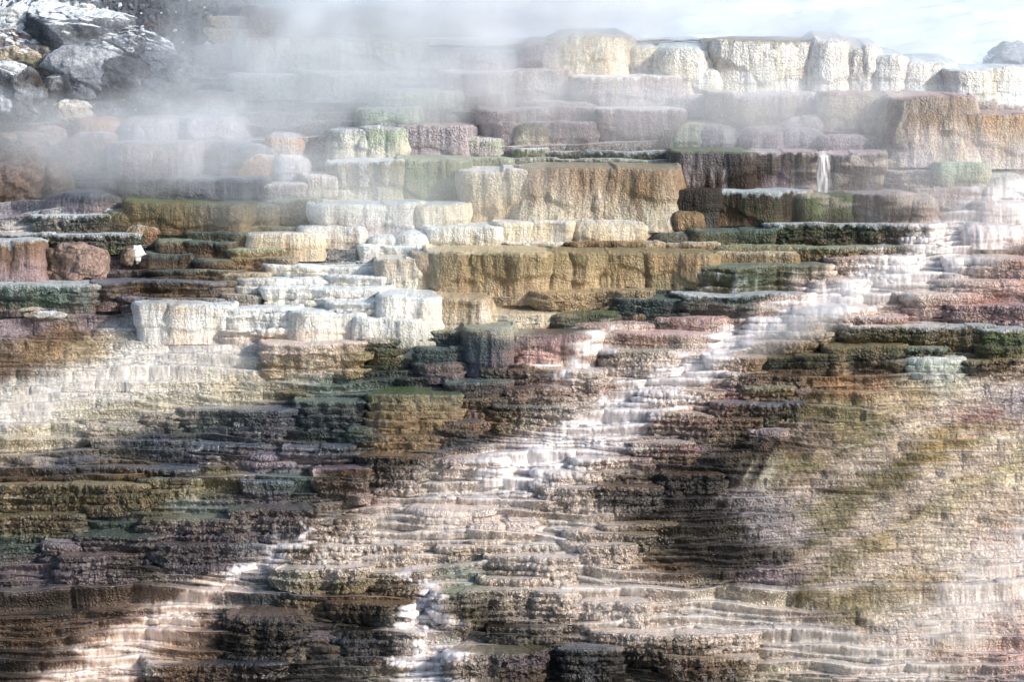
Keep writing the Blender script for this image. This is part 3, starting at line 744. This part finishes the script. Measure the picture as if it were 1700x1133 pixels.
    nw = nv; v2 = np.concatenate([V, np.full(len(T), 1.0)]); tp = np.concatenate([np.zeros(nv), np.ones(len(T))])
    S2, V2 = np.meshgrid(s, v2); TP = np.repeat(tp[:, None], nu, 1)
    n = normals(P)
    if n[nv // 2, nu // 2, 1] > 0: n = -n
    X, Y, Z_ = P[..., 0], P[..., 1], P[..., 2]
    white = f[4] in ('W', 'CR', 'FR', 'LI', 'PG')
    nodf = 1.6 if 'n' in fl else (.22 if white else .35 if far else .5)
    d = .05 * fbm(X * 2.2, Y * 2.2, Z_ * 1.1 + k, 2) * min(1, h / .5)
    d = d + (.036 * (.3 - np.abs(pn(X * 8, Y * 8, Z_ * 6))) * sst(-.5, .5, pn(X * 1.1, Y, Z_ * 1.7 + 9)) + .024 * (.3 - np.abs(pn(X * 20, Y * 20, Z_ * 15)))) * nodf
    d = d + .008 * pn(X * 14, Y * 14, Z_ * 2.2 + k) + (.022 * pn(X * 6.5 + k, Y * 6, Z_ * .8) if h > .5 else 0)      # vertical flutes
    keep = 1 - .55 * np.exp(-((V2 - 1) * h / .05) ** 2)
    P = P + n * (d * (1 - .6 * TP) * keep)[..., None]
    # mineral colour: two tones down the face, drips, stained rim
    nz = fbm(X * 1.8 + k, Z_ * 1.4, Y, 3); dr = fbm(X * 5.5 + k * 2, Z_ * .55, Y * 5, 3); dr2 = fbm(X * 11 + k, Z_ * .9, Y * 9 + 4, 2)
    m = sst(.15, .85, V2 + nz * .45)[..., None]
    c = cb * (1 - m) + ct * m
    ms = (sst(.05, .4, dr) * .7 * sst(1.15, .1, V2 * .6 + .2 * dr2))[..., None]
    c = c * (1 - ms) + cs * ms
    c = c * (1 + .3 * dr2)[..., None]
    th_ = (sst(.12, .5, fbm(X * 16 + k, Z_ * .8, Y * 12, 2)) * sst(-.3, .4, nz) * .38)[..., None]
    c = c * (1 - th_) + c * np.array([.60, .53, .43]) * th_   # thin brown drip lines
    cut = 1 - min(.16, .03 / h)
    mc = sst(-.5, .5, (V2 - cut) * h / .06 + dr2 * 1.6 + (1.8 if f[6] in ('GN', 'OL', 'SG', 'FR') else .8) * np.clip(dr, -.2, 1))[..., None] * .75
    mc = np.maximum(mc, TP[..., None])
    cr = cc * (1 + .25 * pn(X * 6, Y * 6, 3.))[..., None]
    c = c * (1 - mc) + cr * mc
    crease = (sst(.45, .05, np.concatenate([l1 + (1 - l1) * (1 - lw), np.ones((len(T), nu))], 0)))[..., None] * (1 - TP[..., None])
    c = c * (1 - .3 * crease)                             # darker along the seams between the lobes
    wet = np.clip(.3 + .4 * TP + .4 * pn(X * .7, Z_, 5.), 0, 1) * (1.7 if yt > 600 else .7)
    if yt > 600: wet = np.clip(wet + .9 * TP, 0, 1)
    nodv = (np.ones_like(X) * (1.0 if 'n' in fl else (.28 if white else .75 if h < .6 else .4) if not far else .5)) * (1 - .6 * TP)
    loc = np.array([xc, yf + .2, zb])
    root = empty('travertine_ledge', loc, label.strip(), 'rock ledge', 'travertine ledges stepping down the hillside')
    Pl = P - loc; kc = max(2, int(np.searchsorted(v2[:nv], cut)))
    pxx, pyy = proj(P[..., 0], P[..., 1], P[..., 2])
    loc_c = stain(pxx, pyy); mk_ = .27 if yt < 430 else .42; c = c * (1 - mk_) + loc_c * mk_
    if yt > 430:
        gap = sst(.10, .0, np.abs(pn(X * 10 + .6 * pn(X * 4, Z_ * 4), Y * 10, Z_ * 9))) * sst(-.5, .3, pn(X * 1.3, Z_ * 2, 8.)) * (1 - TP)
        c = c * (1 - (.5 if 'n' in fl else .3) * gap[..., None])
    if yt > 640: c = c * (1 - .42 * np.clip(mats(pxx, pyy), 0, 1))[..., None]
    ws = wash(pxx, pyy)[..., None] * (.94 if yt > 420 else .35)
    c = c * (1 - ws) + SILT * ws
    c = runs(c, X, Z_)
    c = np.clip(c, .004, .93)
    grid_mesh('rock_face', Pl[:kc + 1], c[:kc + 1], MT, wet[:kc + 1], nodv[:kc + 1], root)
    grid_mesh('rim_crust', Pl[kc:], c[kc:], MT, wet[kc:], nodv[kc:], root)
    if (wash(pxx, pyy) > .2).any(): WETGRIDS.append(P)
    return P
WETGRIDS = []

# ---------------------------------------------------------------- rocks
def sphere_grid(nu, nv):
    a = np.linspace(0, 2 * np.pi, nu, endpoint=False); b = np.linspace(-np.pi / 2 + .02, np.pi / 2 - .02, nv)
    A, B = np.meshgrid(a, b)
    return np.stack([np.cos(B) * np.cos(A), np.cos(B) * np.sin(A), np.sin(B)], -1)
def rock(k, line):
    spec, name, label = line.split('|'); f = spec.split()
    px, py, hw, hh, tilt = map(float, f[:5]); c1, c2 = PAL[f[5]], PAL[f[6]]; snow = float(f[7])
    _, y, _ = hillpt(px, py + hh * .7)
    if px > 1600: y = 68.0
    if px < 290 and py < 170: y = float(y) - .55
    y = float(y); dx, dz = ray(px, py); k_ = y / F
    cx, cz = float(dx) * y, ZC + float(dz) * y
    big = 1.42 if (px < 290 and py < 170) else 1.2; a, b = hw * k_ * big, hh * k_ * big; dpt = max(b * 1.0, a * .55)
    res = .018; nu = int(np.clip(2 * math.pi * a / res, 48, 300)); nv = int(np.clip(math.pi * b / res, 30, 150))
    S = sphere_grid(nu, nv)
    r = np.random.default_rng(k + 40)
    P = np.sign(S) * np.abs(S) ** (.82 if name != 'rock_outcrop' else .65)
    # planar cuts give it facets
    for _ in range(2 if name == 'rock_outcrop' else 9):
        nn = r.normal(size=3); nn /= np.linalg.norm(nn); dcut = r.uniform(.62, .92)
        ov = np.clip((P * nn).sum(-1) - dcut, 0, None); P = P - ov[..., None] * nn * .85
    P = P * np.array([a, dpt, b])
    n = P / np.linalg.norm(P, axis=-1, keepdims=True)
    o = r.uniform(0, 50); X, Y, Z_ = P[..., 0] + o, P[..., 1], P[..., 2] + o
    sc = .9 / max(.25, b)
    size = min(1, b / .2)
    d = (.22 if name != 'rock_outcrop' else .25) * b * fbm(X * sc * 1.5, Y * sc, Z_ * sc * 2, 3)
    cr = 1 - np.abs(fbm(X * sc * .7 + .3 * pn(Z_ * 3, X * 3), Y * sc, Z_ * sc * 1.9, 2)) * 11
    crack = np.clip(cr, 0, 1)
    d -= .03 * size * crack
    d += .03 * size * fbm(X * 6, Y * 6, Z_ * 16, 3) + .012 * fbm(X * 22, Y * 22, Z_ * 26, 2)
    P = P + n * d[..., None]
    t = math.radians(tilt); ct_, st_ = math.cos(t), math.sin(t)
    x = P[..., 0] * ct_ + P[..., 2] * st_; z = -P[..., 0] * st_ + P[..., 2] * ct_
    P = np.stack([x, P[..., 1], z], -1)
    nn = normals(np.concatenate([P, P[:, :1]], 1))[:, :-1]
    if (nn[nv // 2] * P[nv // 2]).sum() < 0: nn = -nn
    m = sst(-.35, .4, fbm(X * 1.6, Y * 1.6, Z_ * 2.4, 3))[..., None]
    c = c1 * (1 - m) + c2 * m
    c = c * (1 - .35 * crack[..., None])
    if snow > 0:
        sn = sst(.72 - .55 * snow, 1.0 - .5 * snow, nn[..., 2] + .35 * fbm(X * 5, Y * 5, Z_ * 5, 3))[..., None]
        c = c * (1 - sn) + hexc('e9eef4') * sn
    loc = np.array([cx, y - dpt * .15 + (.55 * dpt if name == 'rock_outcrop' else 0), cz])
    o_ = grid_mesh(name, P, np.clip(c, .01, .93), MR, .15, .5, closed=True)
    o_.location = loc
    grp = {'boulder': 'boulders beside the gravel slope', 'rock_outcrop': 'orange outcrops at the left edge'}.get(name)
    tag(o_, label.strip(), name.replace('_', ' '), grp)
    return P + loc

# ---------------------------------------------------------------- build
SLOPE = build_slope()
surf = [SLOPE[:-3].reshape(-1, 3)]
for k, ln in enumerate([q for q in LEDGES.strip().split('\n') if q.strip()]):
    surf.append(ledge(k, ln).reshape(-1, 3))
for k, ln in enumerate([q for q in ROCKS.strip().split('\n') if q.strip()]):
    surf.append(rock(k, ln).reshape(-1, 3))

# ground in front of the hill, out to the horizon
def simple(name, co, faces, mat, kind='structure'):
    me = bpy.data.meshes.new(name); me.from_pydata(co, [], faces); me.update()
    attr(me, np.repeat(hexc('8c857c')[None], len(co), 0), .3, .4)
    o = link(name, me, mat); o['kind'] = kind; return o
g = np.zeros((60, 60, 3)); gx = np.linspace(-1, 1, 60) ** 3 * 600
g[..., 0] = gx[None]; g[..., 1] = np.linspace(0, 1, 60)[:, None] ** 1 * 0 + (np.linspace(-1, 1, 60)[:, None] ** 3 * 600 + 20); g[..., 2] = -.02
grid_mesh('ground', g[::-1], np.broadcast_to(hexc('8c857c'), (60, 60, 3)), MB_, .3, .4)['kind'] = 'structure'

# gravel slope at the upper left
def scree():
    xs = np.concatenate([np.linspace(-34, -10.8, 60), np.arange(-10.75, -3.5, .022)]); zs = np.concatenate([np.arange(9.2, 12.7, .022), np.linspace(12.8, 22, 70)])
    X, Z_ = np.meshgrid(xs, zs)
    y = yh(Z_)
    px, py = proj(X, y, Z_)
    xb = 318 + (150 - py) * .95 + 22 * fbm(px / 60, py / 40, 2., 2)
    xb = np.minimum(xb, 430 + 30 * pn(py / 40, 3.)); bul = np.clip((xb - px) / 90, -1, 1.4)
    low = np.clip((205 + .0 * px - py) / 30, -1, 1)
    y = y - .55 * np.minimum(bul, low * 1.2) + .15
    P = np.stack([X, y, Z_], -1); n = normals(P)
    if n[50, 100, 1] > 0: n = -n
    fine = sst(-11, -10.4, X) * sst(13.2, 12.6, Z_)
    d = .06 * fbm(X * 2, Z_ * 3, 1., 3) + (.05 * (.4 - np.abs(pn(X * 9, Z_ * 12, 3.))) + .035 * (.4 - np.abs(pn(X * 22, Z_ * 28, 8.)))) * fine
    P = P + n * d[..., None]
    m = fbm(X * 7, Z_ * 12, 4., 4); c = hexc('5d6168') * (1 + .9 * m)[..., None]
    sn = sst(.1, .45, .75 * np.clip((190 - px) / 200, -.6, 1) * np.clip((75 - py) / 60, -.5, 1) + .5 * fbm(X * 5, Z_ * 9, 9., 4) + .05)[..., None]
    sn = np.where((px > 260)[..., None], sn * .3, sn)
    c = c * (1 - sn) + hexc('dfe6ee') * sn
    rd = blob(px, py, 270, 38, 26, 12)[..., None] * .6; c = c * (1 - rd) + hexc('8a5548') * rd
    o = grid_mesh('gravel_slope', P, np.clip(c, .02, .92), MR, .1, .4); o['kind'] = 'structure'
    return P
SC = scree(); surf.append(SC[:160].reshape(-1, 3))
# loose stones on the gravel: nobody could count them
def rubble():
    r = np.random.default_rng(5); vs = []; fs = []; cs = []
    cube = sphere_grid(6, 4).reshape(-1, 3); fc = []
    for j in range(3):
        for i in range(6): fc.append((j * 6 + i, j * 6 + (i + 1) % 6, (j + 1) * 6 + (i + 1) % 6, (j + 1) * 6 + i))
    fc += [tuple(range(5, -1, -1)), tuple(range(18, 24))]
    S = SC[:160, 60:]
    for q in range(4200):
        p = S[r.integers(0, S.shape[0]), r.integers(0, S.shape[1])]
        px, py = proj(*p)
        if px > 318 + (150 - py) * .95 - 10 or py > 196: continue
        s = .018 + .05 * r.random() ** 3
        v = cube * s * r.uniform(.6, 1.4, 3) + r.normal(0, s * .15, cube.shape)
        a = r.uniform(0, 6.28); v = np.stack([v[:, 0] * math.cos(a) + v[:, 2] * math.sin(a), v[:, 1], -v[:, 0] * math.sin(a) + v[:, 2] * math.cos(a)], -1)
        b0 = len(vs) * 24
        vs.append(v + p); fs += [tuple(i + b0 for i in f) for f in fc]
        t = r.random(); cs.append(np.repeat((hexc('5c6068') * r.uniform(.5, 1.6) if t < .93 else hexc('dfe6ee'))[None], 24, 0))
    me = bpy.data.meshes.new('rubble'); me.from_pydata(np.concatenate(vs).tolist(), [], fs); me.update()
    attr(me, np.concatenate(cs), .1, .3); o = link('rubble', me, MR); o['kind'] = 'stuff'
    tag(o, 'loose grey and frosted stones strewn over the gravel slope', 'rubble')
rubble()

# snowfield behind the top of the terraces
def snowfield():
    xs = np.concatenate([np.linspace(-300, -12, 40), np.linspace(-11.5, 14, 420), np.linspace(15, 300, 40)]); ys = np.concatenate([np.linspace(66.0, 84, 320), np.linspace(85, 400, 60)])
    X, Y = np.meshgrid(xs, ys)
    z = 10.75 + .30 * np.clip(Y - 69.2, 0, None) ** 1.02 + .35 * fbm(X * .22, Y * .35, 1., 3) + .06 * fbm(X * 1.2, Y * 2, 4., 3)
    z = z + .10 * sst(.1, .3, fbm(X * .35, Y * 1.3 - X * .12, 7., 2))
    hz = ZC - 6.26 + .7 * (Y - 60) + .10 + .25 * fbm(X * .8, Y * .9, 2., 3) - .25 * sst(66.8, 66.2, Y)
    z = np.where(Y < 69.2, np.minimum(z, hz * sst(6.2, 9.0, X) + (hz - 1.2) * sst(9.0, 6.2, X)), z)
    z = z - .55 * np.exp(-((X - 9.2) / .75) ** 2 - ((Y - 67.3) / 1.3) ** 2)
    P = np.stack([X, Y, z], -1)
    m, nt, out = mk('snow')
    pos = N(nt, 'ShaderNodeNewGeometry').outputs['Position']
    b = N(nt, 'ShaderNodeBsdfPrincipled', Roughness=.6); b.inputs['Base Color'].default_value = (.56, .63, .74, 1)  # shade over the snow is put into this dull bluish base colour
    bp = N(nt, 'ShaderNodeBump', Strength=.6, Distance=.05); nt.links.new(noise(nt, pos, 3, 5), bp.inputs['Height']); nt.links.new(bp.outputs[0], b.inputs['Normal'])
    nt.links.new(b.outputs[0], out.inputs['Surface'])
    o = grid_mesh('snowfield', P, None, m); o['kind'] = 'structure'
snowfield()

# ---------------------------------------------------------------- running water: thin films lying on whatever is beneath
def water_mat(name, col, dens, opa):
    m, nt, out = mk(name); lk = nt.links.new
    ed = N(nt, 'ShaderNodeAttribute', attribute_name='edge').outputs['Fac']
    pos = N(nt, 'ShaderNodeNewGeometry').outputs['Position']
    n = noise(nt, pos, 1.0, 5, .62, (11, 2.5, 1.6)); n2 = noise(nt, pos, 1.3, 5, .65)
    f = M_(nt, 'ADD', M_(nt, 'MULTIPLY', M_(nt, 'SUBTRACT', n, .5), 2.0), M_(nt, 'MULTIPLY', M_(nt, 'SUBTRACT', n2, .5), 1.6))
    f = M_(nt, 'ADD', f, M_(nt, 'SUBTRACT', M_(nt, 'MULTIPLY', ed, 1.1), .45 - dens), clamp=True)
    f = M_(nt, 'MULTIPLY', f, M_(nt, 'MULTIPLY', ed, 2.0, clamp=True))
    b = N(nt, 'ShaderNodeBsdfPrincipled', Roughness=.22); b.inputs['Base Color'].default_value = (*col, 1)
    b.inputs['Specular IOR Level'].default_value = .6
    bp = N(nt, 'ShaderNodeBump', Strength=.6, Distance=.03); lk(n, bp.inputs['Height']); lk(bp.outputs[0], b.inputs['Normal'])
    tr = N(nt, 'ShaderNodeBsdfTransparent'); mx = N(nt, 'ShaderNodeMixShader')
    lk(M_(nt, 'MULTIPLY', f, opa), mx.inputs[0]); lk(tr.outputs[0], mx.inputs[1]); lk(b.outputs[0], mx.inputs[2]); lk(mx.outputs[0], out.inputs['Surface'])
    return m
MW = water_mat('silky_water', (.78, .73, .73), .18, .88)
MW2 = water_mat('thin_film', (.78, .73, .69), .06, .5)
MW3 = water_mat('stained_film', (.80, .66, .58), .22, .85)
def prep(P):
    n = normals(P)
    if (n[..., 2] - n[..., 1]).mean() < 0: n = -n
    x, y = proj(P[..., 0], P[..., 1], P[..., 2])
    wx = x + 42 * pn(x / 90, y / 7, 5.5) + 30 * pn(x / 40, y / 15, 1.5); wy = y + 6 * pn(x / 60, y / 12, 2.5)
    return P + n * .012, wx, wy, np.zeros((P.shape[0] - 1, P.shape[1] - 1), bool)
GR = [prep(P) for P in [SLOPE] + WETGRIDS]
def stream(pts, mat, label, name='stream'):
    p = np.array(pts, float); CO = []; Q = []; E = []; base = 0
    lo = p[:, :2].min(0) - 200; hi = p[:, :2].max(0) + 200
    for P, wx, wy, taken in GR:
        if wx.max() < lo[0] or wx.min() > hi[0] or wy.max() < lo[1] or wy.min() > hi[1]: continue
        M = np.zeros(wx.shape)
        for a, b in zip(p[:-1], p[1:]):
            v = b[:2] - a[:2]; t = np.clip(((wx - a[0]) * v[0] + (wy - a[1]) * v[1]) / (v @ v), 0, 1)
            d = np.hypot((wx - a[0] - t * v[0]) * .85, (wy - a[1] - t * v[1]) * 1.1) / (a[2] + (b[2] - a[2]) * t)
            M = np.maximum(M, sst(1.15, .25, d))
        if P.shape[1] < 500: M = np.clip((M - .25) / .75, 0, 1) * (1. if mat is MW else .6)      # standing ledges are wetted less than the bed
        f = (M[:-1, :-1] > .03) & ~taken; taken |= f
        r, c = np.nonzero(f); nc = P.shape[1]
        if not len(r): continue
        q = np.stack([r * nc + c, (r + 1) * nc + c, (r + 1) * nc + c + 1, r * nc + c + 1], -1)
        u, inv = np.unique(q.reshape(-1), return_inverse=True)
        CO.append(P.reshape(-1, 3)[u]); Q.append(inv + base); E.append(M.reshape(-1)[u]); base += len(u)
    if not CO: return
    co = np.concatenate(CO); inv = np.concatenate(Q); n = len(inv) // 4
    me = bpy.data.meshes.new(name)
    me.vertices.add(len(co)); me.vertices.foreach_set('co', co.reshape(-1).astype(np.float32))
    me.loops.add(len(inv)); me.loops.foreach_set('vertex_index', inv.astype(np.int32))
    me.polygons.add(n); me.polygons.foreach_set('loop_start', np.arange(0, len(inv), 4, dtype=np.int32)); me.polygons.foreach_set('use_smooth', np.ones(n, bool))
    me.update(calc_edges=True)
    attr(me, edge=np.concatenate(E))
    o = link(name, me, mat); o['label'] = label; o['kind'] = 'structure'
# the little waterfall hangs in front of its wall
def waterfall():
    x0, x1, yt, yb = 1349, 1386, 252, 323
    _, y, _ = hillpt(1366, 324); y = float(y) - .22
    U, V = np.meshgrid(np.linspace(-1, 1, 40), np.linspace(0, 1, 60))
    px = 1367 + U * (15 + 5 * V); py = yt + (yb - yt) * V
    dx, dz = ray(px, py); P = np.stack([dx * y, y - .10 * np.sqrt(V) - .03 * (1 - U * U) + .02 * pn(U * 4, V * 3) + .25 * sst(.12, 0, V), ZC + dz * y], -1)
    o = grid_mesh('waterfall', P, None, MW); attr(o.data, edge=np.clip((1 - np.abs(U)) * 1.3, 0, 1))
    tag(o, 'little white waterfall dropping between the long brown wall and the rounded buttress', 'waterfall')
waterfall()
for pts, kind, label, name in COURSES:
    if name == 'stream': stream(pts, {'w': MW, 't': MW2, 'o': MW3}[kind], label)

# ---------------------------------------------------------------- steam
def steam(k, px, py, rx, ry, front, dens, depth=None, rot=0, name='steam'):
    _, y, _ = hillpt(px, min(py, 1200)); y = float(y) - front
    if py < 60: y = 66.5 - front
    dx, dz = ray(px, py); s = y / F
    m, nt, out = mk('steam'); lk = nt.links.new
    tc = N(nt, 'ShaderNodeTexCoord').outputs['Object']; pos = N(nt, 'ShaderNodeNewGeometry').outputs['Position']
    ln = N(nt, 'ShaderNodeVectorMath', operation='LENGTH'); lk(tc, ln.inputs[0])
    n = noise(nt, pos, .95, 6, .6, (1, 1, 1.3)); 
    fall = M_(nt, 'SUBTRACT', 1.0, ln.outputs['Value'], clamp=True)
    q = M_(nt, 'ADD', M_(nt, 'MULTIPLY', fall, 1.5), M_(nt, 'MULTIPLY', M_(nt, 'SUBTRACT', n, .53), 2.5), clamp=True)
    q = M_(nt, 'MULTIPLY', q, M_(nt, 'MULTIPLY', fall, 2.0, clamp=True))
    v = N(nt, 'ShaderNodeVolumePrincipled'); v.inputs['Color'].default_value = (.935, .968, 1, 1); v.inputs['Anisotropy'].default_value = .1
    lk(M_(nt, 'MULTIPLY', q, dens), v.inputs['Density']); lk(v.outputs[0], out.inputs['Volume'])
    S = sphere_grid(24, 14); me_o = grid_mesh(name, S, None, m, closed=True)
    me_o.location = (float(dx) * y, y, ZC + float(dz) * y); me_o.scale = (rx * s, depth or 1.2, ry * s)
    me_o['kind'] = 'stuff'; me_o.rotation_euler = (0, math.radians(rot), 0)
    m.cycles.volume_step_rate = 1.0
for k, a in enumerate([
    (800, -10, 640, 120, .3, 2.2, 1.8), (600, 130, 640, 180, 1.3, .85, 1.3), (230, 240, 480, 140, 1.4, .85, 1.1), (1250, 190, 640, 120, 1.1, .8, .9),
    (600, 320, 460, 110, 1.3, .5, .9), (1560, 300, 340, 150, 1.2, .35, .9), (1450, 60, 520, 120, .8, .9, 1.2),
    (1290, 560, 520, 46, .55, .6, .55, -28)]):
    steam(k, *a)

# ---------------------------------------------------------------- camera, light
cam = bpy.data.cameras.new('camera'); co = bpy.data.objects.new('camera', cam); C.objects.link(co)
cam.sensor_width = 36; cam.lens = 36 * F / 1700; cam.clip_end = 2000; cam.clip_start = .1
co.location = (0, 0, ZC); co.rotation_euler = (math.pi / 2 - PITCH, 0, 0)
bpy.context.scene.camera = co
sd = np.array([.76, -.42, .44]); sd /= np.linalg.norm(sd)
sun = bpy.data.lights.new('sun', 'SUN'); so = bpy.data.objects.new('sun', sun); C.objects.link(so)
sun.energy = 3.4; sun.angle = math.radians(4); sun.color = (1, .94, .85)
from mathutils import Vector
so.rotation_euler = Vector(-sd).to_track_quat('-Z', 'Y').to_euler()
w = bpy.data.worlds.new('World'); bpy.context.scene.world = w; w.use_nodes = True
nt = w.node_tree; nt.nodes.clear()
sk = nt.nodes.new('ShaderNodeTexSky'); sk.sky_type = 'NISHITA'; sk.sun_disc = False
sk.sun_elevation = math.asin(sd[2]); sk.sun_rotation = math.atan2(sd[0], sd[1])
bg = nt.nodes.new('ShaderNodeBackground'); bg.inputs['Strength'].default_value = .14
ow = nt.nodes.new('ShaderNodeOutputWorld'); nt.links.new(sk.outputs[0], bg.inputs[0]); nt.links.new(bg.outputs[0], ow.inputs[0])
sc = bpy.context.scene
sc.view_settings.view_transform = 'Standard'; sc.view_settings.look = 'None'; sc.view_settings.exposure = 0.7; sc.view_settings.gamma = 1
sc.cycles.use_denoising = True; sc.cycles.use_adaptive_sampling = True; sc.cycles.adaptive_threshold = .03; sc.cycles.volume_step_rate = 1.4
sc.cycles.volume_max_steps = 64; sc.cycles.transparent_max_bounces = 24; sc.cycles.volume_bounces = 5
